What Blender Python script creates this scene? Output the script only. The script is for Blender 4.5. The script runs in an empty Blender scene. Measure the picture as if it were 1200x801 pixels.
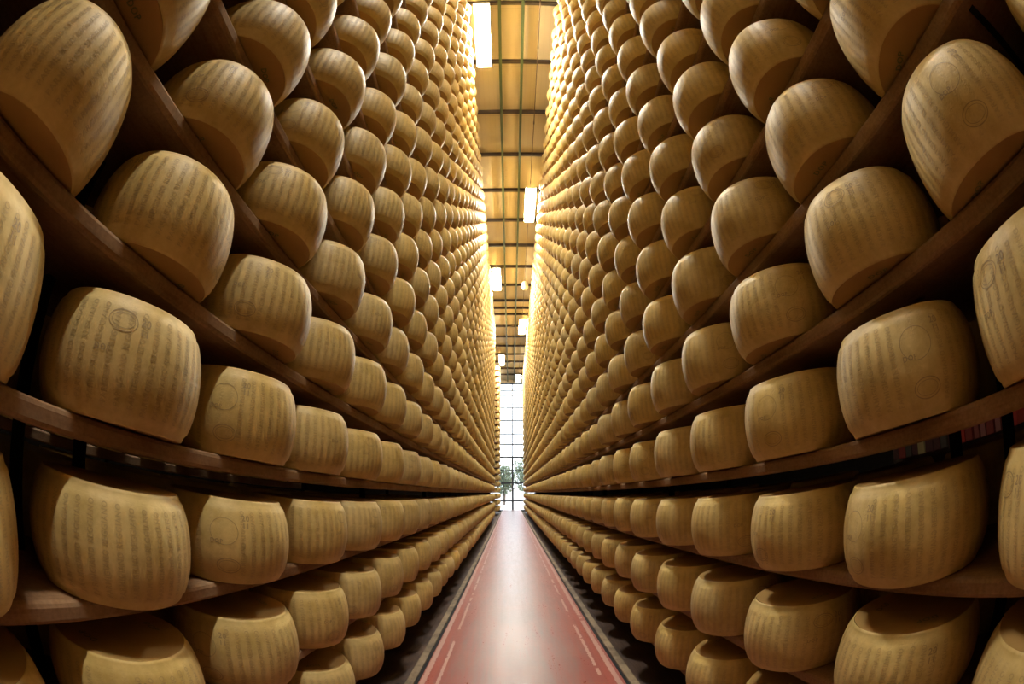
import bpy, bmesh, math, random
import numpy as np
from mathutils import Vector, Matrix

random.seed(7)
PI = math.pi
scene = bpy.context.scene
COL = scene.collection

# ------------------------------------------------------------------ camera, light level
cam_data = bpy.data.cameras.new('camera')
cam_data.type = 'PANO'
cam_data.panorama_type = 'FISHEYE_EQUISOLID'
cam_data.fisheye_lens = 522.2 / 1200 * 36.0
cam_data.fisheye_fov = math.radians(220)
cam_data.sensor_fit = 'HORIZONTAL'
cam_data.sensor_width = 36.0
cam_data.sensor_height = 36.0 * 801 / 1200
cam_data.clip_start = 0.01
cam_data.clip_end = 500
cam = bpy.data.objects.new('camera', cam_data)
COL.objects.link(cam)
PITCH, YAW, ROLL = 0.3390, 0.0046, -0.0055
fwd = Vector((math.sin(YAW) * math.cos(PITCH), math.cos(YAW) * math.cos(PITCH), math.sin(PITCH)))
rgt0 = Vector((math.cos(YAW), -math.sin(YAW), 0))
up0 = rgt0.cross(fwd)
rgt = rgt0 * math.cos(ROLL) + up0 * math.sin(ROLL)
up = -rgt0 * math.sin(ROLL) + up0 * math.cos(ROLL)
cam.matrix_world = Matrix(((rgt.x, up.x, -fwd.x, 0), (rgt.y, up.y, -fwd.y, 0), (rgt.z, up.z, -fwd.z, 0), (0, 0, 0, 1)))
scene.camera = cam

scene.view_settings.view_transform = 'Standard'
scene.view_settings.look = 'None'
scene.view_settings.gamma = 1.0
scene.view_settings.use_curve_mapping = False
scene.view_settings.exposure = 1.65
scene.cycles.use_denoising = True
scene.cycles.max_bounces = 8
scene.cycles.diffuse_bounces = 5
scene.cycles.sample_clamp_indirect = 8

world = bpy.data.worlds.new('overcast sky')
scene.world = world
world.use_nodes = True
bg = world.node_tree.nodes['Background']
bg.inputs['Color'].default_value = (0.86, 0.90, 1.0, 1)
bg.inputs['Strength'].default_value = 2.0

LAMP_STRENGTH = 95.0
LAMP_COLOR = (1.0, 0.945, 0.82, 1)

# ------------------------------------------------------------------ measured layout (metres, camera at the origin)
WR = 0.2305          # wheel radius
WH = 0.260          # wheel height
DZ = 0.3815          # level spacing
Z0 = 0.0415          # top of the board of level 0
PY = 0.5405          # wheel spacing along the rack
K0, K1 = -3, 20      # lowest and highest level
FRONT = {-1: 0.6935, 1: 0.8076}
YREF = {-1: 0.7008, 1: 0.763}
BOARD = {-1: 0.8297, 1: 0.944}
ZF = -1.2966         # aisle floor
ZP = -1.42           # floor under the racks
FLX = {-1: 0.578, 1: 0.695}
HC = 8.4             # underside of the ceiling beams
YW = 32.7            # far window wall
SIDE = {-1: 'left', 1: 'right'}


# ------------------------------------------------------------------ helpers
def tag(o, label=None, cat=None, group=None, kind=None):
    if label: o['label'] = label
    if cat: o['category'] = cat
    if group: o['group'] = group
    if kind: o['kind'] = kind
    return o


def empty(name, loc, label=None, cat=None, group=None):
    o = bpy.data.objects.new(name, None)
    o.empty_display_size = 0.1
    COL.objects.link(o)
    o.location = loc
    return tag(o, label, cat, group)


class MB:
    def __init__(s):
        s.v, s.f, s.m = [], [], []

    def box(s, x0, x1, y0, y1, z0, z1, mi=0):
        n = len(s.v)
        s.v += [(x0, y0, z0), (x1, y0, z0), (x1, y1, z0), (x0, y1, z0), (x0, y0, z1), (x1, y0, z1), (x1, y1, z1), (x0, y1, z1)]
        for q in ((0, 3, 2, 1), (4, 5, 6, 7), (0, 1, 5, 4), (1, 2, 6, 5), (2, 3, 7, 6), (3, 0, 4, 7)):
            s.f.append(tuple(n + i for i in q)); s.m.append(mi)

    def prism_y(s, prof, y0, y1, mi=0):
        """prof: list of (x,z), extruded along y"""
        n, k = len(s.v), len(prof)
        s.v += [(x, y0, z) for x, z in prof] + [(x, y1, z) for x, z in prof]
        for i in range(k):
            j = (i + 1) % k
            s.f.append((n + i, n + j, n + k + j, n + k + i)); s.m.append(mi)
        s.f.append(tuple(n + i for i in reversed(range(k)))); s.m.append(mi)
        s.f.append(tuple(n + k + i for i in range(k))); s.m.append(mi)

    def tube(s, a, b, r, seg=8, mi=0):
        a, b = Vector(a), Vector(b)
        d = (b - a).normalized()
        u = d.orthogonal().normalized()
        w = d.cross(u)
        n = len(s.v)
        for p in (a, b):
            for i in range(seg):
                t = 2 * PI * i / seg
                s.v.append(tuple(p + u * r * math.cos(t) + w * r * math.sin(t)))
        for i in range(seg):
            j = (i + 1) % seg
            s.f.append((n + i, n + j, n + seg + j, n + seg + i)); s.m.append(mi)
        s.f.append(tuple(n + i for i in reversed(range(seg)))); s.m.append(mi)
        s.f.append(tuple(n + seg + i for i in range(seg))); s.m.append(mi)

    def build(s, name, mats, parent=None, smooth=False, bevel=0.0, origin=(0, 0, 0)):
        me = bpy.data.meshes.new(name)
        o = Vector(origin)
        me.from_pydata([tuple(Vector(v) - o) for v in s.v], [], s.f)
        mats = mats if isinstance(mats, (list, tuple)) else [mats]
        for m in mats: me.materials.append(m)
        for p, mi in zip(me.polygons, s.m):
            p.material_index = mi
            p.use_smooth = smooth
        bm = bmesh.new(); bm.from_mesh(me)
        bmesh.ops.recalc_face_normals(bm, faces=bm.faces)
        if bevel:
            bmesh.ops.bevel(bm, geom=list(bm.edges), offset=bevel, segments=2, affect='EDGES', profile=0.6)
        bm.to_mesh(me); bm.free()
        ob = bpy.data.objects.new(name, me)
        COL.objects.link(ob)
        ob.location = o if parent is None else o
        if parent is not None:
            ob.parent = parent
        return ob


def new_mat(name):
    m = bpy.data.materials.new(name)
    m.use_nodes = True
    nt = m.node_tree
    nt.nodes.clear()
    out = nt.nodes.new('ShaderNodeOutputMaterial')
    b = nt.nodes.new('ShaderNodeBsdfPrincipled')
    nt.links.new(b.outputs[0], out.inputs[0])
    return m, nt, b


def N(nt, t, **kw):
    n = nt.nodes.new(t)
    for k, v in kw.items():
        if k in n.inputs.keys() if hasattr(n.inputs, 'keys') else False:
            n.inputs[k].default_value = v
        else:
            setattr(n, k, v)
    return n


def math_node(nt, op, a, b=None, c=None, clamp=False):
    n = nt.nodes.new('ShaderNodeMath'); n.operation = op; n.use_clamp = clamp
    for i, x in enumerate((a, b, c)):
        if x is None: continue
        if isinstance(x, (int, float)): n.inputs[i].default_value = x
        else: nt.links.new(x, n.inputs[i])
    return n.outputs[0]


def mix_col(nt, fac, a, b, mode='MIX'):
    n = nt.nodes.new('ShaderNodeMix'); n.data_type = 'RGBA'; n.blend_type = mode
    if isinstance(fac, (int, float)): n.inputs[0].default_value = fac
    else: nt.links.new(fac, n.inputs[0])
    for i, x in ((6, a), (7, b)):
        if isinstance(x, tuple): n.inputs[i].default_value = x if len(x) == 4 else (*x, 1)
        else: nt.links.new(x, n.inputs[i])
    return n.outputs[2]


def ramp(nt, fac, stops):
    n = nt.nodes.new('ShaderNodeValToRGB')
    el = n.color_ramp.elements
    while len(el) > 1: el.remove(el[-1])
    el[0].position = stops[0][0]; el[0].color = (*stops[0][1], 1)
    for p, c in stops[1:]:
        e = el.new(p); e.color = (*c, 1)
    nt.links.new(fac, n.inputs[0])
    return n.outputs[0]


def noise(nt, vec, scale, detail=4, rough=0.55, mapping=None):
    if mapping:
        mp = nt.nodes.new('ShaderNodeMapping')
        mp.inputs['Scale'].default_value = mapping
        nt.links.new(vec, mp.inputs[0]); vec = mp.outputs[0]
    n = nt.nodes.new('ShaderNodeTexNoise')
    n.inputs['Scale'].default_value = scale
    n.inputs['Detail'].default_value = detail
    n.inputs['Roughness'].default_value = rough
    nt.links.new(vec, n.inputs['Vector'])
    return n.outputs[0]


def bump(nt, b, h, strength, dist):
    n = nt.nodes.new('ShaderNodeBump')
    n.inputs['Strength'].default_value = strength
    n.inputs['Distance'].default_value = dist
    nt.links.new(h, n.inputs['Height'])
    nt.links.new(n.outputs[0], b.inputs['Normal'])


def plain(name, col, rough=0.6, metal=0.0, var=0.12, scale=6.0, spec=0.5):
    m, nt, b = new_mat(name)
    geo = nt.nodes.new('ShaderNodeNewGeometry')
    f = noise(nt, geo.outputs['Position'], scale, 5)
    c = mix_col(nt, f, tuple(x * (1 - var) for x in col), tuple(min(1, x * (1 + var)) for x in col))
    nt.links.new(c, b.inputs['Base Color'])
    b.inputs['Roughness'].default_value = rough
    b.inputs['Metallic'].default_value = metal
    b.inputs['Specular IOR Level'].default_value = spec
    return m


# ------------------------------------------------------------------ materials
def rind(name, mul=1.0, ink=None, stripes=True):
    m, nt, b = new_mat(name)
    at = nt.nodes.new('ShaderNodeAttribute'); at.attribute_name = 'tone'
    oi = nt.nodes.new('ShaderNodeObjectInfo')
    rnd = math_node(nt, 'FRACT', math_node(nt, 'ADD', at.outputs['Fac'], oi.outputs['Random']))
    rnd2 = math_node(nt, 'FRACT', math_node(nt, 'MULTIPLY', rnd, 7.31))
    geo = nt.nodes.new('ShaderNodeNewGeometry')
    pos = geo.outputs['Position']
    n1 = noise(nt, pos, 9, 5, 0.6)
    n2 = noise(nt, pos, 60, 4, 0.6)
    base = mix_col(nt, rnd, (0.68, 0.505, 0.185), (0.64, 0.505, 0.24))
    base = mix_col(nt, math_node(nt, 'MULTIPLY', rnd2, 0.30), base, (0.56, 0.40, 0.12))
    blot = ramp(nt, n1, [(0.30, (0.80, 0.76, 0.62)), (0.55, (1, 1, 1)), (0.8, (1.08, 1.06, 1.05))])
    base = mix_col(nt, 1.0, base, blot, 'MULTIPLY')
    fine = ramp(nt, n2, [(0.3, (0.93, 0.91, 0.88)), (0.7, (1.04, 1.04, 1.04))])
    base = mix_col(nt, 1.0, base, fine, 'MULTIPLY')
    uv = nt.nodes.new('ShaderNodeUVMap'); uv.uv_map = 'UVMap'
    sep = nt.nodes.new('ShaderNodeSeparateXYZ'); nt.links.new(uv.outputs[0], sep.inputs[0])
    u, v = sep.outputs[0], sep.outputs[1]
    cap = math_node(nt, 'LESS_THAN', math_node(nt, 'ADD', u, v), 0.00001)
    if stripes:
        base = mix_col(nt, math_node(nt, 'MULTIPLY', cap, 0.8), base, (0.42, 0.24, 0.075))
        s = math_node(nt, 'SINE', math_node(nt, 'MULTIPLY', u, 42 * 2 * PI))
        s = math_node(nt, 'MULTIPLY_ADD', s, 0.5, 0.5)
        edge = math_node(nt, 'MULTIPLY', math_node(nt, 'GREATER_THAN', v, 0.09), math_node(nt, 'LESS_THAN', v, 0.92))
        patch = ramp(nt, noise(nt, pos, 5, 2), [(0.35, (0.3, 0.3, 0.3)), (0.6, (1, 1, 1))])
        dots = ramp(nt, noise(nt, pos, 130, 2), [(0.35, (0.25, 0.25, 0.25)), (0.6, (1, 1, 1))])
        sf = math_node(nt, 'MULTIPLY', math_node(nt, 'MULTIPLY', math_node(nt, 'MULTIPLY', s, edge), patch), dots)
        base = mix_col(nt, math_node(nt, 'MULTIPLY', sf, 0.20), base, (0.33, 0.215, 0.135))
        bump(nt, b, math_node(nt, 'SUBTRACT', math_node(nt, 'MULTIPLY', n2, 0.5), math_node(nt, 'MULTIPLY', sf, 0.6)), 0.35, 0.002)
    if ink:
        base = mix_col(nt, ink[1], base, ink[0])
    if mul != 1.0:
        base = mix_col(nt, 1.0, base, (mul, mul, mul), 'MULTIPLY')
    nt.links.new(base, b.inputs['Base Color'])
    b.inputs['Roughness'].default_value = 0.52
    b.inputs['Specular IOR Level'].default_value = 0.35
    return m


M_RIND = rind('cheese rind')
M_TEXT = rind('rind lettering', ink=((0.24, 0.16, 0.11), 0.30), stripes=False)
M_STAMP = rind('rind ink stamp', ink=((0.15, 0.10, 0.09), 0.5), stripes=False)
M_GREEN = rind('green ink', ink=((0.03, 0.10, 0.03), 0.75), stripes=False)


def wood(name, c1, c2, c3, rough=0.75):
    m, nt, b = new_mat(name)
    geo = nt.nodes.new('ShaderNodeNewGeometry')
    pos = geo.outputs['Position']
    g = noise(nt, pos, 3.5, 6, 0.6, mapping=(14, 0.9, 14))
    blot = noise(nt, pos, 4.0, 4, 0.6)
    fine = noise(nt, pos, 90, 3, 0.6)
    c = ramp(nt, g, [(0.3, c1), (0.55, c2), (0.75, c1)])
    c = mix_col(nt, ramp(nt, blot, [(0.42, (0, 0, 0)), (0.66, (0.75, 0.75, 0.75))]), c, (*c3, 1))
    c = mix_col(nt, 1.0, c, ramp(nt, fine, [(0.3, (0.8, 0.8, 0.8)), (0.7, (1.1, 1.1, 1.1))]), 'MULTIPLY')
    knots = nt.nodes.new('ShaderNodeTexVoronoi'); knots.inputs['Scale'].default_value = 2.6
    nt.links.new(pos, knots.inputs['Vector'])
    kf = ramp(nt, knots.outputs['Distance'], [(0.035, (0.3, 0.2, 0.15)), (0.07, (1, 1, 1))])
    c = mix_col(nt, 1.0, c, kf, 'MULTIPLY')
    nt.links.new(c, b.inputs['Base Color'])
    b.inputs['Roughness'].default_value = rough
    b.inputs['Specular IOR Level'].default_value = 0.25
    bump(nt, b, g, 0.3, 0.003)
    return m


M_BOARD = wood('aged spruce board', (0.22, 0.115, 0.052), (0.31, 0.175, 0.09), (0.40, 0.28, 0.175))
M_KERB = wood('worn timber', (0.06, 0.04, 0.024), (0.10, 0.07, 0.042), (0.22, 0.16, 0.095))
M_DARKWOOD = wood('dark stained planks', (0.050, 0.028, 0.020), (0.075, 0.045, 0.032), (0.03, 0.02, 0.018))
M_STEEL = plain('black painted steel', (0.008, 0.008, 0.009), 0.7, 0.0, spec=0.1)
M_GALV = plain('galvanised steel', (0.42, 0.43, 0.45), 0.4, 0.7)
M_FRAME = plain('dark blue window frame', (0.016, 0.021, 0.030), 0.45)
M_BEAM = plain('dark ceiling beam', (0.055, 0.036, 0.026), 0.6)
M_GREENRAIL = plain('green painted rail', (0.055, 0.085, 0.030), 0.5)
M_WALL = plain('cream plaster wall', (0.62, 0.52, 0.36), 0.9, var=0.06, scale=2)
M_SIDEWALL = plain('wall darkened for shade', (0.010, 0.007, 0.005), 1.0, spec=0.0)  # near-black colour stands in for the darkness behind the racks
M_CONDUIT = plain('brown conduit', (0.10, 0.06, 0.035), 0.5)
M_HOUSING = plain('cream lamp housing', (0.70, 0.62, 0.42), 0.5)


def ceiling_mat():
    m, nt, b = new_mat('cream ceiling panels')
    geo = nt.nodes.new('ShaderNodeNewGeometry')
    sep = nt.nodes.new('ShaderNodeSeparateXYZ'); nt.links.new(geo.outputs['Position'], sep.inputs[0])
    # ribs across and seams along
    fx = math_node(nt, 'FRACT', math_node(nt, 'MULTIPLY', sep.outputs[0], 1 / 0.12))
    rib = math_node(nt, 'LESS_THAN', fx, 0.12)
    fy = math_node(nt, 'FRACT', math_node(nt, 'MULTIPLY', math_node(nt, 'ADD', sep.outputs[1], 0.5), 1 / 1.585))
    seam = math_node(nt, 'LESS_THAN', fy, 0.012)
    n = noise(nt, geo.outputs['Position'], 0.5, 4)
    c = mix_col(nt, n, (0.55, 0.46, 0.28), (0.64, 0.55, 0.36))
    c = mix_col(nt, math_node(nt, 'MULTIPLY', rib, 0.10), c, (0.30, 0.22, 0.12))
    c = mix_col(nt, math_node(nt, 'MULTIPLY', seam, 0.25), c, (0.30, 0.22, 0.12))
    nt.links.new(c, b.inputs['Base Color'])
    b.inputs['Roughness'].default_value = 0.7
    return m


def floor_mat():
    m, nt, b = new_mat('red painted concrete')
    geo = nt.nodes.new('ShaderNodeNewGeometry')
    pos = geo.outputs['Position']
    sep = nt.nodes.new('ShaderNodeSeparateXYZ'); nt.links.new(pos, sep.inputs[0])
    x = sep.outputs[0]
    xc = math_node(nt, 'ABSOLUTE', math_node(nt, 'SUBTRACT', x, 0.053))       # distance from the aisle centre
    big = noise(nt, pos, 2.2, 6, 0.62)
    streak = noise(nt, pos, 5.0, 6, 0.65, mapping=(4.5, 0.35, 1))
    fine = noise(nt, pos, 38, 5, 0.7)
    # red at the sides, worn greyish pink where people and machines go
    wear = math_node(nt, 'ADD', math_node(nt, 'MULTIPLY', math_node(nt, 'SUBTRACT', 0.50, xc), 1.9), math_node(nt, 'MULTIPLY', math_node(nt, 'SUBTRACT', streak, 0.5), 2.0))
    c = ramp(nt, wear, [(0.0, (0.20, 0.045, 0.033)), (0.35, (0.175, 0.062, 0.050)), (0.8, (0.15, 0.085, 0.078))])
    c = mix_col(nt, ramp(nt, big, [(0.40, (0, 0, 0)), (0.75, (0.35, 0.35, 0.35))]), c, (0.25, 0.085, 0.06))
    c = mix_col(nt, ramp(nt, fine, [(0.58, (0, 0, 0)), (0.8, (0.22, 0.22, 0.22))]), c, (0.26, 0.15, 0.125))
    # scuffed lines near both kerbs where the paint has gone
    def line(d0, w, thr, k):
        d = math_node(nt, 'ABSOLUTE', math_node(nt, 'SUBTRACT', xc, d0))
        f = math_node(nt, 'LESS_THAN', math_node(nt, 'ADD', d, math_node(nt, 'MULTIPLY', math_node(nt, 'SUBTRACT', fine, 0.5), 0.03)), w)
        g = math_node(nt, 'GREATER_THAN', noise(nt, pos, 6.0, 4, 0.6, mapping=(0.6, 0.55, 1)), thr)
        return math_node(nt, 'MULTIPLY', math_node(nt, 'MULTIPLY', f, g), k)
    c = mix_col(nt, line(0.515, 0.011, 0.46, 0.6), c, (0.42, 0.28, 0.23))
    c = mix_col(nt, line(0.607, 0.017, 0.34, 0.65), c, (0.38, 0.25, 0.21))
    d = math_node(nt, 'ABSOLUTE', math_node(nt, 'SUBTRACT', xc, 0.565))
    c = mix_col(nt, math_node(nt, 'MULTIPLY', math_node(nt, 'LESS_THAN', d, 0.02), 0.6), c, (0.24, 0.05, 0.035))
    nt.links.new(c, b.inputs['Base Color'])
    r = ramp(nt, math_node(nt, 'ADD', math_node(nt, 'MULTIPLY', streak, 0.5), math_node(nt, 'MULTIPLY', fine, 0.5)), [(0.35, (0.26, 0.26, 0.26)), (0.65, (0.40, 0.40, 0.40))])
    nt.links.new(r, b.inputs['Roughness'])
    b.inputs['Specular IOR Level'].default_value = 0.20
    bump(nt, b, math_node(nt, 'ADD', big, math_node(nt, 'MULTIPLY', fine, 0.2)), 0.12, 0.01)
    return m


M_CEIL = ceiling_mat()
M_FLOOR = floor_mat()

M_EMIT, _nt, _b = new_mat('lit lamp diffuser')
_b.inputs['Base Color'].default_value = (0.9, 0.9, 0.85, 1)
_b.inputs['Emission Color'].default_value = LAMP_COLOR
_b.inputs['Emission Strength'].default_value = LAMP_STRENGTH

M_GLASS = bpy.data.materials.new('window glass'); M_GLASS.use_nodes = True
_nt = M_GLASS.node_tree; _nt.nodes.clear()
_o = _nt.nodes.new('ShaderNodeOutputMaterial'); _t = _nt.nodes.new('ShaderNodeBsdfTransparent'); _g = _nt.nodes.new('ShaderNodeBsdfGlossy')
_fr = _nt.nodes.new('ShaderNodeFresnel'); _m = _nt.nodes.new('ShaderNodeMixShader')
_t.inputs[0].default_value = (0.93, 0.96, 0.96, 1); _g.inputs['Roughness'].default_value = 0.02
_nt.links.new(_fr.outputs[0], _m.inputs[0]); _nt.links.new(_t.outputs[0], _m.inputs[1]); _nt.links.new(_g.outputs[0], _m.inputs[2]); _nt.links.new(_m.outputs[0], _o.inputs[0])


def struct(ob):
    ob['kind'] = 'structure'
    return ob


# ------------------------------------------------------------------ the setting
XW = 6.0
YB = -4.5
b = MB(); b.box(-FLX[-1], FLX[1], YB, YW, ZF - 0.20, ZF)
struct(b.build('floor', M_FLOOR))
for sd in (-1, 1):
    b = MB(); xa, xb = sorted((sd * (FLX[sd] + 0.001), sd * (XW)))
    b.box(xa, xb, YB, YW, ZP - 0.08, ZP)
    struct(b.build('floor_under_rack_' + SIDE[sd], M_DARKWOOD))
    # black strip filling the dark gap at the floor edge, and the timber rail
    b = MB(); xa, xb = sorted((sd * (FLX[sd] + 0.002), sd * (FLX[sd] + 0.028)))
    b.box(xa, xb, YB, 30.9, ZP, ZF - 0.012)
    struct(b.build('trim_1' if sd < 0 else 'trim_2', M_STEEL))
    b = MB(); xa, xb = sorted((sd * (FLX[sd] + 0.030), sd * (FLX[sd] + 0.085)))
    b.box(xa, xb, YB, 30.9, ZP, ZF - 0.004)
    struct(b.build('trim_3' if sd < 0 else 'trim_4', M_KERB, bevel=0.008))
b = MB(); b.box(-XW, XW, YB, YW + 0.3, HC + 0.10, HC + 0.20)
struct(b.build('ceiling', M_CEIL))
b = MB(); b.box(-XW - 0.15, -XW, YB, YW + 0.3, ZP - 0.08, HC + 0.2); struct(b.build('wall_left', M_SIDEWALL))
b = MB(); b.box(XW, XW + 0.15, YB, YW + 0.3, ZP - 0.08, HC + 0.2); struct(b.build('wall_right', M_SIDEWALL))
b = MB(); b.box(-XW - 0.15, XW + 0.15, YB - 0.15, YB, ZP - 0.08, HC + 0.2); struct(b.build('wall_back', M_WALL))
# far wall with a tall glazed opening
WX0, WX1, WZ0, WZ1 = -1.55, 1.85, -1.40, 8.28
b = MB()
b.box(-XW - 0.15, WX0, YW, YW + 0.3, ZP - 0.08, HC + 0.2)
b.box(WX1, XW + 0.15, YW, YW + 0.3, ZP - 0.08, HC + 0.2)

b.box(WX0, WX1, YW, YW + 0.3, ZP - 0.08, WZ0)
struct(b.build('wall_far', M_SIDEWALL))
b = MB(); b.box(WX0, WX1, YW, YW + 0.3, WZ1, HC + 0.2); struct(b.build('trim_5', M_WALL))

win = empty('window_1', (0, YW, WZ0)); win['kind'] = 'structure'


def wpart(name, mat, boxes, **kw):
    q = MB()
    for (x0, x1, z0, z1, dy) in boxes: q.box(x0, x1, dy, dy + 0.08, z0 - WZ0, z1 - WZ0)
    return q.build(name, mat, win, **kw)


DOOR_Z = 2.62
wpart('window_frame', M_FRAME, [(WX0, WX1, WZ1 - 0.12, WZ1, 0.05), (WX0, WX1, WZ0, WZ0 + 0.10, 0.05), (WX0, WX0 + 0.08, WZ0 + 0.1, WZ1 - 0.12, 0.05), (WX1 - 0.08, WX1, WZ0 + 0.1, WZ1 - 0.12, 0.05)])
for x, wd, zz0, zz1 in ((0.14, 0.13, WZ0 + 0.1, DOOR_Z), (0.15, 0.085, DOOR_Z, WZ1 - 0.12), (-0.50, 0.035, WZ0 + 0.75, 1.6)):
    wpart('mullion', M_FRAME, [(x - wd / 2, x + wd / 2, zz0, zz1, 0.045)])
for z, h in ((7.69, 0.09), (7.28, 0.06), (6.34, 0.09), (5.39, 0.10), (4.37, 0.10), (3.57, 0.10), (DOOR_Z, 0.13), (1.63, 0.08), (0.69, 0.12), (-0.63, 0.10)):
    wpart('transom', M_FRAME, [(WX0 + 0.08, WX1 - 0.08, z - h / 2, z + h / 2, 0.04)])
wpart('window_pane', M_GLASS, [(WX0 + 0.02, WX1 - 0.02, WZ0 + 0.02, WZ1 - 0.02, 0.16)])

# ceiling beams: dark cross beams every 1.585 m, two green rails under them
PITCHB = 1.693 * HC / 9.0
yb = 4.39 * HC / 9.0
ys = [yb + i * PITCHB for i in range(-5, 18)]
ys = [y for y in ys if YB < y < YW - 0.1] + [20.52 * HC / 9.0]
for y in ys:
    q = MB(); q.box(-XW, XW, -0.033, 0.033, HC, HC + 0.10)
    o = q.build('ceiling_beam', M_BEAM); o.location = (0, y, 0)
    struct(o)
for x in (-0.19, 0.27, -2.4, 2.5):
    q = MB()
    q.box(x - 0.03, x + 0.03, YB, YW, HC - 0.055, HC - 0.003)
    struct(q.build('ceiling_rail', M_GREENRAIL))

# ------------------------------------------------------------------ outside, seen through the window
M_GROUND = plain('pale paved yard', (0.42, 0.40, 0.36), 0.9, var=0.1, scale=0.6)
M_LEAF = plain('tree leaves', (0.13, 0.16, 0.10), 0.8, var=0.4, scale=8)
M_BARK = plain('tree bark', (0.12, 0.09, 0.07), 0.9)
b = MB(); b.box(-60, 60, YW + 0.31, 130, ZP - 0.12, ZP - 0.06)
struct(b.build('ground_outside', M_GROUND))


def tree(x, y, h, w, label):
    t = empty('tree', (x, y, ZP - 0.06), label, 'tree')
    q = MB(); q.tube((0, 0, 0), (0.1, 0, h * 0.55), 0.14, 10)
    for k in range(5):
        a = k * 1.3
        q.tube((0.06, 0, h * 0.38), (math.cos(a) * w * .6, math.sin(a) * w * .6, h * (0.6 + 0.06 * k)), 0.05, 6)
    q.build('trunk', M_BARK, t)
    rr = random.Random(int(x * 10) + 5)
    q = MB()
    for k in range(1500):
        a, c = rr.uniform(0, 2 * PI), rr.uniform(-1, 1)
        r = rr.random() ** 0.45
        s = math.sqrt(1 - c * c)
        lump = 1 + 0.22 * math.sin(3 * a + 2 * c * 3) 
        p = Vector((w * r * s * math.cos(a) * lump, w * r * s * math.sin(a) * lump, h * 0.62 + h * 0.38 * r * c))
        d = Vector((rr.gauss(0, 1), rr.gauss(0, 1), rr.gauss(0, 1))).normalized()
        e = d.orthogonal().normalized()
        n = len(q.v); z = 0.16
        q.v += [tuple(p - d * z), tuple(p + e * z * .6), tuple(p + d * z), tuple(p - e * z * .6)]
        q.f.append((n, n + 1, n + 2, n + 3)); q.m.append(0)
    q.build('foliage', M_LEAF, t)


tree(-0.75, 52, 4.9, 1.3, 'leafy tree outside the far window, left of the centre mullion')
tree(1.7, 50, 5.6, 1.5, 'leafy tree outside the far window, right of the centre mullion')
b = MB(); b.box(-14, 14, 0, 6, 0, 2.1)
b.box(-14.2, 14.2, -0.2, 6.2, 2.1, 2.3)
o = b.build('outbuilding', plain('pale render', (0.55, 0.52, 0.5), 0.9)); o.location = (0, 70, ZP - 0.06)
tag(o, 'low pale building behind the trees outside the far window', 'building')

# ------------------------------------------------------------------ cheese wheel meshes
RIM = 0.875
PROFILE = [(0.838, 0.0), (0.850, 0.004), (0.862, 0.02), (0.874, 0.05), (0.890, 0.09)]


def prof_r(t):
    """radius factor of the bulging side at relative height t"""
    if t < 0.09:
        return float(np.interp(t, [p[1] for p in PROFILE], [p[0] for p in PROFILE]))
    if t > 0.91:
        return prof_r(1 - t)
    return 0.862 + (1.0 - 0.862) * (1 - abs(2 * t - 1) ** 2.2) ** 0.95


TS = [0, 0.006, 0.025, 0.055, 0.09, 0.15, 0.23, 0.32, 0.41, 0.5, 0.59, 0.68, 0.77, 0.85, 0.91, 0.945, 0.975, 0.994, 1.0]
TS_LOW = [0, 0.03, 0.2, 0.5, 0.8, 0.97, 1.0]
PR = {t: prof_r(t) for t in TS + TS_LOW}

_text_cache = {}


def text_geo(s, tri=True):
    """flat outline of a string as (verts, faces), unit cap height"""
    if s in _text_cache: return _text_cache[s]
    cu = bpy.data.curves.new('t', 'FONT')
    cu.body = s; cu.size = 1.0; cu.resolution_u = 2; cu.align_x = 'CENTER'
    cu.space_character = 1.15; cu.offset = 0.022
    ob = bpy.data.objects.new('t', cu)
    COL.objects.link(ob)
    me = bpy.data.meshes.new_from_object(ob)
    v = np.array([tuple(x.co)[:2] for x in me.vertices])
    f = [tuple(p.vertices) for p in me.polygons]
    v[:, 1] -= v[:, 1].min(); v /= max(v[:, 1].max(), 1e-6)
    v[:, 0] -= (v[:, 0].min() + v[:, 0].max()) / 2
    v[:, 1] -= 0.5
    bpy.data.objects.remove(ob); bpy.data.meshes.remove(me); bpy.data.curves.remove(cu)
    _text_cache[s] = (v, f)
    return v, f


TSA = np.array(TS)
PRA = np.array([PR[t] for t in TS])


def wrap(ang, h, seed=0):
    """arrays: angle, metres up the side -> xyz on the rind"""
    t = np.clip(h / WH, 0, 1)
    r = np.interp(t, TSA, PRA) * WR * (1 + 0.006 * np.sin(3 * ang + seed) + 0.004 * np.sin(5 * ang + 2 * seed)) + 0.0005
    return np.stack([r * np.cos(ang), r * np.sin(ang), h], -1)


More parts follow.
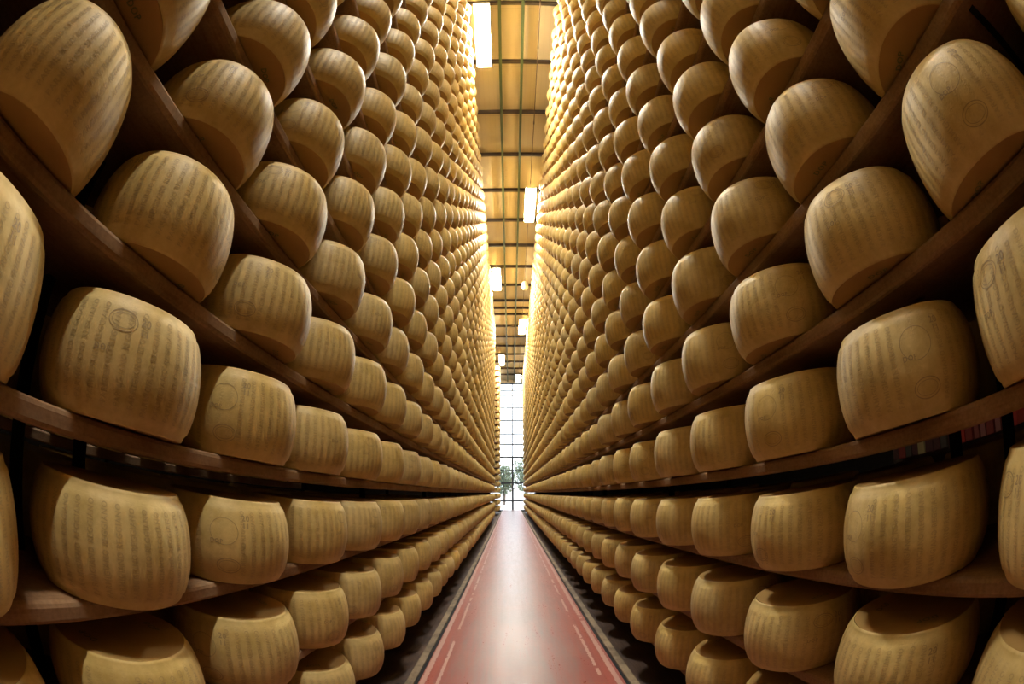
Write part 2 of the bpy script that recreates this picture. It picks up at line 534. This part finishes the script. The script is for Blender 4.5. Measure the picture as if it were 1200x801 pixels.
def wheel_mesh(seed, low=False):
    rr = random.Random(seed)
    seg = 72
    V, F, UV, MI = [], [], [], []
    for t in TS:
        for i in range(seg):
            a = 2 * PI * i / seg
            r = PR[t] * WR * (1 + 0.006 * math.sin(3 * a + seed) + 0.004 * math.sin(5 * a + 2 * seed))
            V.append((r * math.cos(a), r * math.sin(a), t * WH))
    n = len(TS)
    for k in range(n - 1):
        for i in range(seg):
            j = (i + 1) % seg
            F.append((k * seg + i, k * seg + j, (k + 1) * seg + j, (k + 1) * seg + i))
            UV += [(i / seg, TS[k]), ((i + 1) / seg, TS[k]), ((i + 1) / seg, TS[k + 1]), (i / seg, TS[k + 1])]
            MI.append(0)
    # slightly dished flat faces
    for top in (0, 1):
        prev = None
        for rf, dz in ((PR[0], 0.0), (0.78, 0.0015), (0.5, 0.003)):
            st = len(V)
            for i in range(seg):
                a = 2 * PI * i / seg
                V.append((rf * WR * math.cos(a), rf * WR * math.sin(a), (WH - dz) if top else dz))
            cur = [st + i for i in range(seg)]
            if prev is None:
                prev = cur
                continue
            for i in range(seg):
                j = (i + 1) % seg
                q = (prev[i], prev[j], cur[j], cur[i])
                F.append(q if top else q[::-1]); UV += [(0, 0)] * 4; MI.append(0)
            prev = cur
        F.append(tuple(prev) if top else tuple(reversed(prev))); UV += [(0, 0)] * seg; MI.append(0)

    def add(pts, faces, mi, flip=False):
        st = len(V)
        V.extend(map(tuple, pts))
        for f in faces:
            f = tuple(st + i for i in f)
            F.append(f[::-1] if flip else f); UV.extend([(0, 0)] * len(f)); MI.append(mi)

    # columns of dotted lettering that run up the side, with blank windows for the marks
    stamps = [rr.uniform(-0.5, 0.5), rr.uniform(-0.5, 0.5) + 2.1, rr.uniform(-0.5, 0.5) + 4.2]
    tv, tf = text_geo('PARMIGIANO REGGIANO')
    L = tv[:, 0].max() - tv[:, 0].min()
    ncol = 42
    for c in range(ncol):
        a0 = 2 * PI * (c + 0.25) / ncol
        if any(abs((a0 - s + PI) % (2 * PI) - PI) < 0.22 for s in stamps[:1]):
            continue
        h0, h1 = 0.031 + rr.uniform(-.004, .004), 0.228 + rr.uniform(-.004, .004)
        hh = h0 + (tv[:, 0] - tv[:, 0].min()) / L * (h1 - h0)
        aa = a0 - tv[:, 1] * 0.0155 / WR
        add(wrap(aa, hh, seed), tf, 1)

    def stamp(s, a0, h0, cap, mi=2, rot=0.0):
        v, f = text_geo(s)
        x, y = v[:, 0] * cap, v[:, 1] * cap
        xr, yr = x * math.cos(rot) - y * math.sin(rot), x * math.sin(rot) + y * math.cos(rot)
        P = wrap(a0 + xr / WR, h0 + yr, seed)
        d = np.stack([np.cos(a0 + xr / WR), np.sin(a0 + xr / WR), 0 * xr], -1)
        add(P + d * 0.0004, f, mi)

    def oval(a0, h0, rx, rz, wd=0.0022, mi=2):
        m = 48
        t = np.linspace(0, 2 * PI, m, endpoint=False)
        pts = []
        for k in (0, 1):
            pts.append(wrap(a0 + (rx - k * wd) * np.cos(t) / WR, h0 + (rz - k * wd) * np.sin(t), seed))
        P = np.concatenate(pts)
        P[:, :2] *= (1 + 0.0015)
        add(P, [(i, (i + 1) % m, m + (i + 1) % m, m + i) for i in range(m)], mi)

    for k, s in enumerate(stamps):
        oval(s + 0.05, 0.062 if k != 1 else 0.20, 0.038, 0.024)
        oval(s + 0.05, 0.062 if k != 1 else 0.20, 0.030, 0.017, 0.0012)
        stamp('DOP', s - 0.10, 0.135, 0.013)
        stamp('20', s + 0.30, 0.209, 0.018)
        stamp('11', s + 0.30, 0.187, 0.016)
        if k == 0:
            oval(s, 0.165, 0.044, 0.040, 0.0016)
    # green ink on both flat faces
    for top in (0, 1):
        v, f = text_geo('DOP')
        for q in range(2):
            a = q * PI + rr.uniform(0, 1)
            x, y = v[:, 0] * 0.022, v[:, 1] * 0.022 + 0.12
            if not top: x = -x
            P = np.stack([x * math.cos(a) - y * math.sin(a), x * math.sin(a) + y * math.cos(a), np.full_like(x, WH + 0.0004 if top else -0.0002 + 0.0015)], -1)
            if not top: P[:, 2] = 0.0008
            add(P, f, 3)
    me = bpy.data.meshes.new('cheese_wheel')
    me.from_pydata(V, [], F)
    for m in (M_RIND, M_TEXT, M_STAMP, M_GREEN): me.materials.append(m)
    me.polygons.foreach_set('material_index', MI)
    sm = [mi == 0 and len(F[i]) == 4 for i, mi in enumerate(MI)]
    me.polygons.foreach_set('use_smooth', sm)
    uvl = me.uv_layers.new(name='UVMap')
    uvl.data.foreach_set('uv', np.array(UV, dtype=np.float32).ravel())
    me.update()
    return me


WHEELS = [wheel_mesh(s) for s in range(1, 6)]

# ------------------------------------------------------------------ where every wheel stands
def project(P):
    P = np.asarray(P, float)
    x, y, z = P @ np.array(rgt), P @ np.array(up), P @ np.array(fwd)
    rho = np.hypot(x, y); th = np.arctan2(rho, z)
    rr = 2 * 522.2 * np.sin(th / 2)
    return 600 + rr * x / rho, 400.5 - rr * y / rho, th


spots = []   # (side, level, column, x, y, z, kind)
END = {-1: 20.6, 1: 29.6}
for sd in (-1, 1):
    for k in range(K0, K1 + 1):
        j = -7
        while True:
            y = YREF[sd] + j * PY
            if y > END[sd]: break
            spots.append((sd, k, j, sd * (FRONT[sd] + WR), y, Z0 + k * DZ, 'front'))
            if y < 7.0:
                spots.append((sd, k, j, sd * (FRONT[sd] + WR + 0.56), y + 0.03, Z0 + k * DZ, 'back'))
            j += 1
# the short block of rack past the cross aisle on the left
for k in range(K0, K1 + 1):
    for j in range(4):
        spots.append((-1, k, 100 + j, -(0.64 + WR), 27.2 + j * PY, Z0 + k * DZ, 'far'))
# the rack across the next aisle on the left, seen through the gap
for k in (-1, 0, 1, 2, 3, 4):
    for j in range(11):
        spots.append((-1, k, 200 + j, -(3.12 + WR), 0.3 + j * PY, Z0 - 0.085 + k * DZ, 'next'))

corner = np.array([(WR * math.cos(a), WR * math.sin(a), h) for a in np.linspace(0, 2 * PI, 16, endpoint=False) for h in (0, WH / 2, WH)])
seen = []
for i, s in enumerate(spots):
    if s[6] != 'front': continue
    X, Y, T = project(corner + np.array([s[3], s[4], s[5]]))
    if T.min() > 1.75: continue
    x0, x1, y0, y1 = max(X.min(), 0), min(X.max(), 1200), max(Y.min(), 0), min(Y.max(), 801)
    if x1 - x0 < 3 or y1 - y0 < 3: continue
    w_all, h_all = X.max() - X.min(), Y.max() - Y.min()
    if w_all > 700: continue
    seen.append(((x1 - x0) * (y1 - y0), i))
seen.sort(reverse=True)
single = {i for a, i in seen[:300]}

ORD = ['', 'first', 'second', 'third', 'fourth', 'fifth', 'sixth', 'seventh', 'eighth', 'ninth', 'tenth', 'eleventh', 'twelfth', 'thirteenth', 'fourteenth', 'fifteenth', 'sixteenth', 'seventeenth', 'eighteenth', 'nineteenth', 'twentieth', 'twenty-first', 'twenty-second', 'twenty-third', 'twenty-fourth', 'twenty-fifth']
first_col = {}
for a, i in seen:
    sd, k, j = spots[i][:3]
    first_col[(sd, k)] = min(first_col.get((sd, k), 99), j)

rj = random.Random(3)
jit = [(rj.gauss(0, 0.004), rj.gauss(0, 0.008), rj.uniform(0, 2 * PI), 1 + rj.uniform(-0.018, 0.018), 1 + rj.uniform(-0.02, 0.02), rj.random()) for _ in spots]
for i in sorted(single):
    sd, k, j, x, y, z, kind = spots[i]
    dx, dy, rz, sr, sh, tone = jit[i]
    o = bpy.data.objects.new('cheese_wheel', WHEELS[int(tone * 1000) % 5])
    COL.objects.link(o)
    o.location = (x + dx, y + dy, z + 0.0009)
    o.rotation_euler = (0, 0, rz)
    o.scale = (sr, sr, sh)
    lev = (ORD[k + 1] + ' shelf above') if k >= 0 else (ORD[-k] + ' shelf below')
    n = j - first_col[(sd, k)] + 1
    tag(o, f"tan cheese wheel on {SIDE[sd]} rack, {lev} the dark gap, {ORD[n]} wheel from {SIDE[sd]}", 'cheese wheel', 'cheese wheels on the racks')

# all the others, too small or hidden, as one object
rest = [i for i in range(len(spots)) if i not in single]


def rest_wheels():
    groups = []
    for seg, sel in ((28, [i for i in rest if spots[i][6] == 'front' and spots[i][4] < 10 or spots[i][6] == 'next']), (18, None)):
        if sel is None:
            near = set(groups[0][1]); sel = [i for i in rest if i not in near]
        groups.append((seg, sel))
    Vs, Fs, UVs, Ts = [], [], [], []
    base = 0
    loops_total = []
    for seg, sel in groups:
        n = len(TS_LOW)
        ang = np.arange(seg) * 2 * PI / seg
        v = np.concatenate([np.stack([PR[t] * WR * np.cos(ang), PR[t] * WR * np.sin(ang), np.full(seg, t * WH)], -1) for t in TS_LOW])
        q, uv = [], []
        for k in range(n - 1):
            for a in range(seg):
                c = (a + 1) % seg
                q.append((k * seg + a, k * seg + c, (k + 1) * seg + c, (k + 1) * seg + a))
                uv += [(a / seg, TS_LOW[k]), ((a + 1) / seg, TS_LOW[k]), ((a + 1) / seg, TS_LOW[k + 1]), (a / seg, TS_LOW[k + 1])]
        caps = [tuple(reversed(range(seg))), tuple(range((n - 1) * seg, n * seg))]
        uvc = [(0, 0)] * (2 * seg)
        for i in sel:
            sd, k, j, x, y, z, kind = spots[i]
            dx, dy, rz, sr, sh, tone = jit[i]
            R = np.array([[math.cos(rz), -math.sin(rz), 0], [math.sin(rz), math.cos(rz), 0], [0, 0, 1]])
            vv = (v * np.array([sr, sr, sh])) @ R.T + np.array([x + dx, y + dy, z + 0.0009])
            Vs.append(vv)
            Fs += [tuple(base + a for a in f) for f in q] + [tuple(base + a for a in f) for f in caps]
            UVs += uv + uvc
            Ts.append(np.full(len(v), tone))
            base += len(v)
    me = bpy.data.meshes.new('cheese_wheel')
    me.from_pydata(np.concatenate(Vs).tolist(), [], Fs)
    me.materials.append(M_RIND)
    me.polygons.foreach_set('use_smooth', [len(f) == 4 for f in Fs])
    me.uv_layers.new(name='UVMap').data.foreach_set('uv', np.array(UVs, dtype=np.float32).ravel())
    at = me.attributes.new('tone', 'FLOAT', 'POINT')
    at.data.foreach_set('value', np.concatenate(Ts).astype(np.float32))
    o = bpy.data.objects.new('cheese_wheel', me)
    COL.objects.link(o)
    tag(o, 'hundreds of smaller tan cheese wheels filling the high and distant shelves', 'cheese wheels', 'cheese wheels on the racks', 'stuff')


rest_wheels()

# ------------------------------------------------------------------ racks
def shelf_prof(xa, xb, z1, th, sd):
    """board section: rounded front nose, square back"""
    s = sd
    r = 0.012
    return [(s * xa, z1 - th + r), (s * xa, z1 - r), (s * (xa + 0.004), z1 - 0.004), (s * (xa + r), z1), (s * xb, z1), (s * xb, z1 - th), (s * (xa + r), z1 - th), (s * (xa + 0.004), z1 - th + 0.004)]


def rack(sd, xf, depth, y0, y1, posts, label, levels, dz0=0.0, arms=(), th=0.050):
    root = empty('storage_rack', (sd * (xf + depth / 2), (y0 + y1) / 2, ZP), label, 'storage rack')
    ox, oy, oz = root.location
    for k in levels:
        z1 = Z0 + k * DZ + dz0
        q = MB()
        q.prism_y([(x - ox, z - oz) for x, z in shelf_prof(xf, xf + depth, z1, th, sd)], y0 - oy, y1 - oy)
        q.build('shelf_board', M_BOARD, root)
    top = Z0 + max(levels) * DZ + dz0 + 0.02
    for y in posts:
        for xp in ((0.375, depth - 0.03) if depth > 0.6 else (depth - 0.03,)):
            q = MB()
            xx = sd * (xf + xp) - ox
            q.box(xx - 0.02, xx + 0.02, y - 0.016 - oy, y + 0.016 - oy, 0, top - oz)
            q.build('upright', M_STEEL, root)
    for y in arms:
        for k in levels:
            z1 = Z0 + k * DZ + dz0 - 0.050
            xa, xb = sorted((sd * (xf + 0.05) - ox, sd * (xf + depth) - ox))
            q = MB(); q.box(xa, xb, y - 0.012 - oy, y + 0.012 - oy, z1 - 0.03 - oz, z1 - oz)
            q.build('crossbar', M_STEEL, root)
    return root


LV = range(K0, K1 + 1)
pl = [0.53, 0.78] + [0.575 + 0.25 + 2.7 * i for i in range(1, 8)] + [20.9, 23.4, -1.6]
pr = [0.56, 0.79] + [0.58 + 0.25 + 2.7 * i for i in range(1, 11)] + [29.9, -1.6]
rack(-1, BOARD[-1], 0.95, -3.4, 23.6, pl, 'tall wooden-shelved rack lining the left side of the aisle', LV, arms=(-0.02,))
rack(1, BOARD[1], 0.95, -3.4, 30.2, pr, 'tall wooden-shelved rack lining the right side of the aisle', LV, arms=(-0.02,))
rack(-1, 0.76, 1.0, 26.8, 29.3, [26.85, 29.2], 'short rack section beside the far window, past the left cross aisle', LV)
rack(-1, 3.22, 0.9, -0.2, 6.4, [0.0, 2.7, 5.4], 'rack glimpsed through the dark gap between the left shelves', range(-1, 5), -0.085, th=0.085)

# ------------------------------------------------------------------ shelf of folders seen through the gap on the right
FX = 3.0
bk = empty('bookcase', (FX + 0.16, 1.65, ZP), 'low bookcase glimpsed through the dark gap between the right shelves', 'bookcase')
m_shelf = plain('brown laminate', (0.12, 0.08, 0.05), 0.6)
hb = -0.110 - ZP
q = MB(); q.box(-0.16, 0.16, -0.85, 0.85, hb - 0.025, hb); q.build('shelf', m_shelf, bk)
q = MB(); q.box(-0.16, 0.16, -0.85, 0.85, hb - 0.5, hb - 0.475); q.build('shelf', m_shelf, bk)
for yy in (-0.84, 0.84):
    q = MB(); q.box(-0.16, 0.16, yy - 0.012, yy + 0.012, 0, hb + 0.38); q.build('side_panel', m_shelf, bk)
q = MB(); q.box(0.145, 0.16, -0.85, 0.85, 0, hb + 0.38); q.build('back_panel', m_shelf, bk)
fc = [((0.55, 0.05, 0.03), 'red'), ((0.33, 0.06, 0.04), 'dark red'), ((0.35, 0.09, 0.06), 'brick red'), ((0.13, 0.05, 0.04), 'maroon'), ((0.11, 0.085, 0.06), 'grey-brown'), ((0.55, 0.40, 0.16), 'yellow'), ((0.45, 0.16, 0.12), 'salmon red')]
fmat = [plain(n + ' folder card', c, 0.55) for c, n in fc]
seq = [0, 1, 6, 1, 6, 2, 1, 0, 3, 3, 4, 3, 3, 5, 3, 4, 1, 3]
y = 1.13
wsq = ['at the near end of the bookcase', 'second from the near end', 'third from the near end', 'fourth from the near end', 'fifth from the near end', 'sixth from the near end', 'seventh from the near end', 'eighth from the near end', 'ninth from the near end', 'tenth from the near end', 'eleventh from the near end', 'twelfth from the near end', 'thirteenth from the near end', 'fourteenth from the near end', 'fifteenth from the near end', 'sixteenth from the near end', 'seventeenth from the near end', 'eighteenth from the near end', 'nineteenth from the near end', 'twentieth from the near end', 'twenty-first from the near end', 'last at the far end of the visible run']
rf = random.Random(11)
for n, c in enumerate(seq):
    wd = rf.uniform(0.045, 0.075); hh = rf.uniform(0.24, 0.32)
    q = MB()
    q.box(-0.11, 0.11, 0, wd, 0, hh)
    o = q.build('folder', fmat[c], bevel=0.004)
    o.location = (FX - 0.03, y, -0.109)
    y += wd + rf.uniform(0.004, 0.02)
    tag(o, f"{fc[c][1]} folder standing behind the right rack, {wsq[n]}", 'folder', 'folders behind the right rack')

# ------------------------------------------------------------------ lamps
def lamp(x, y0, y1, label):
    ln = y1 - y0
    z = 7.95
    t = empty('ceiling_lamp', (x, (y0 + y1) / 2, z), label, 'lamp', 'hanging lamps over the aisle')
    w = 0.15
    q = MB()
    q.box(-w, w, -ln / 2, ln / 2, 0.045, 0.10)
    q.box(-w * .6, w * .6, -ln / 2 + .05, ln / 2 - .05, 0.10, 0.135)
    q.build('housing', M_HOUSING, t)
    q = MB()
    n = 0
    e = 0.06
    q.v += [(-w + .006, -ln / 2 + .006, 0.045), (w - .006, -ln / 2 + .006, 0.045), (w - .006, ln / 2 - .006, 0.045), (-w + .006, ln / 2 - .006, 0.045),
            (-w + .055, -ln / 2 + e, 0.0), (w - .055, -ln / 2 + e, 0.0), (w - .055, ln / 2 - e, 0.0), (-w + .055, ln / 2 - e, 0.0)]
    q.f += [(0, 1, 2, 3), (4, 7, 6, 5), (0, 4, 5, 1), (1, 5, 6, 2), (2, 6, 7, 3), (3, 7, 4, 0)]; q.m += [0] * 6
    q.build('diffuser', M_EMIT, t)
    for s in (-1, 1):
        q = MB(); q.tube((0, s * ln * .35, 0.135), (0, s * ln * .35, HC - z + 0.1), 0.006, 6)
        q.build('suspension_rod', M_GALV, t)
    return t


lamp(-0.515, 3.88, 5.52, 'largest lit lamp, top of the photo beside the left rack')
lamp(0.60, 9.78, 11.45, 'lit lamp beside the right rack, nearest of the three on the right')
lamp(-0.505, 14.5, 16.3, 'lit lamp beside the left rack, second nearest on the left')
lamp(0.60, 19.5, 21.4, 'lit lamp beside the right rack, middle of the three on the right')
lamp(-0.51, 25.0, 27.0, 'small lit lamp at left, farthest on that side')
lamp(0.55, 29.5, 31.4, 'small lit lamp at right, right above the far window')
for n, (x, y, s) in enumerate(((0.575, -0.9, 'the right rack behind the camera'), (-2.5, 1.8, 'the next aisle at left'), (2.3, 1.6, 'the next aisle at right'))):
    lamp(x, y - 0.85, y + 0.85, 'lit lamp over ' + s)

# conduit along the ceiling with junction boxes, and the small unlit pendant
q = MB()
q.tube((0.60, YB + .1, HC - 0.05), (0.60, 31.5, HC - 0.05), 0.010, 8)
for y in np.arange(0.5, 31, 2.35): q.box(0.585, 0.615, y - .03, y + .03, HC - 0.075, HC - 0.03)
o = q.build('cable_conduit', M_CONDUIT)
tag(o, 'thin brown cable conduit with junction boxes along the ceiling, right side', 'conduit')
pn = empty('unlit_pendant', (0.60, 15.75, 7.72), 'small unlit cream pendant lamp hanging between the two nearer right lamps', 'lamp')
q = MB()
prof = [(0.075, 0.0), (0.13, 0.10), (0.13, 0.30), (0.10, 0.34)]
sg = 16
for r, z in prof:
    for i in range(sg): q.v.append((r * math.cos(2 * PI * i / sg), r * math.sin(2 * PI * i / sg), z))
for k in range(3):
    for i in range(sg):
        j = (i + 1) % sg; q.f.append((k * sg + i, k * sg + j, (k + 1) * sg + j, (k + 1) * sg + i)); q.m.append(0)
q.f.append(tuple(range(3 * sg, 4 * sg))); q.m.append(0)
q.f.append(tuple(reversed(range(sg)))); q.m.append(0)
q.build('lamp_shade', M_HOUSING, pn)
q = MB(); q.tube((0, 0, 0.34), (0, 0, HC - 7.72 - 0.09), 0.008, 6); q.build('suspension_rod', M_CONDUIT, pn)
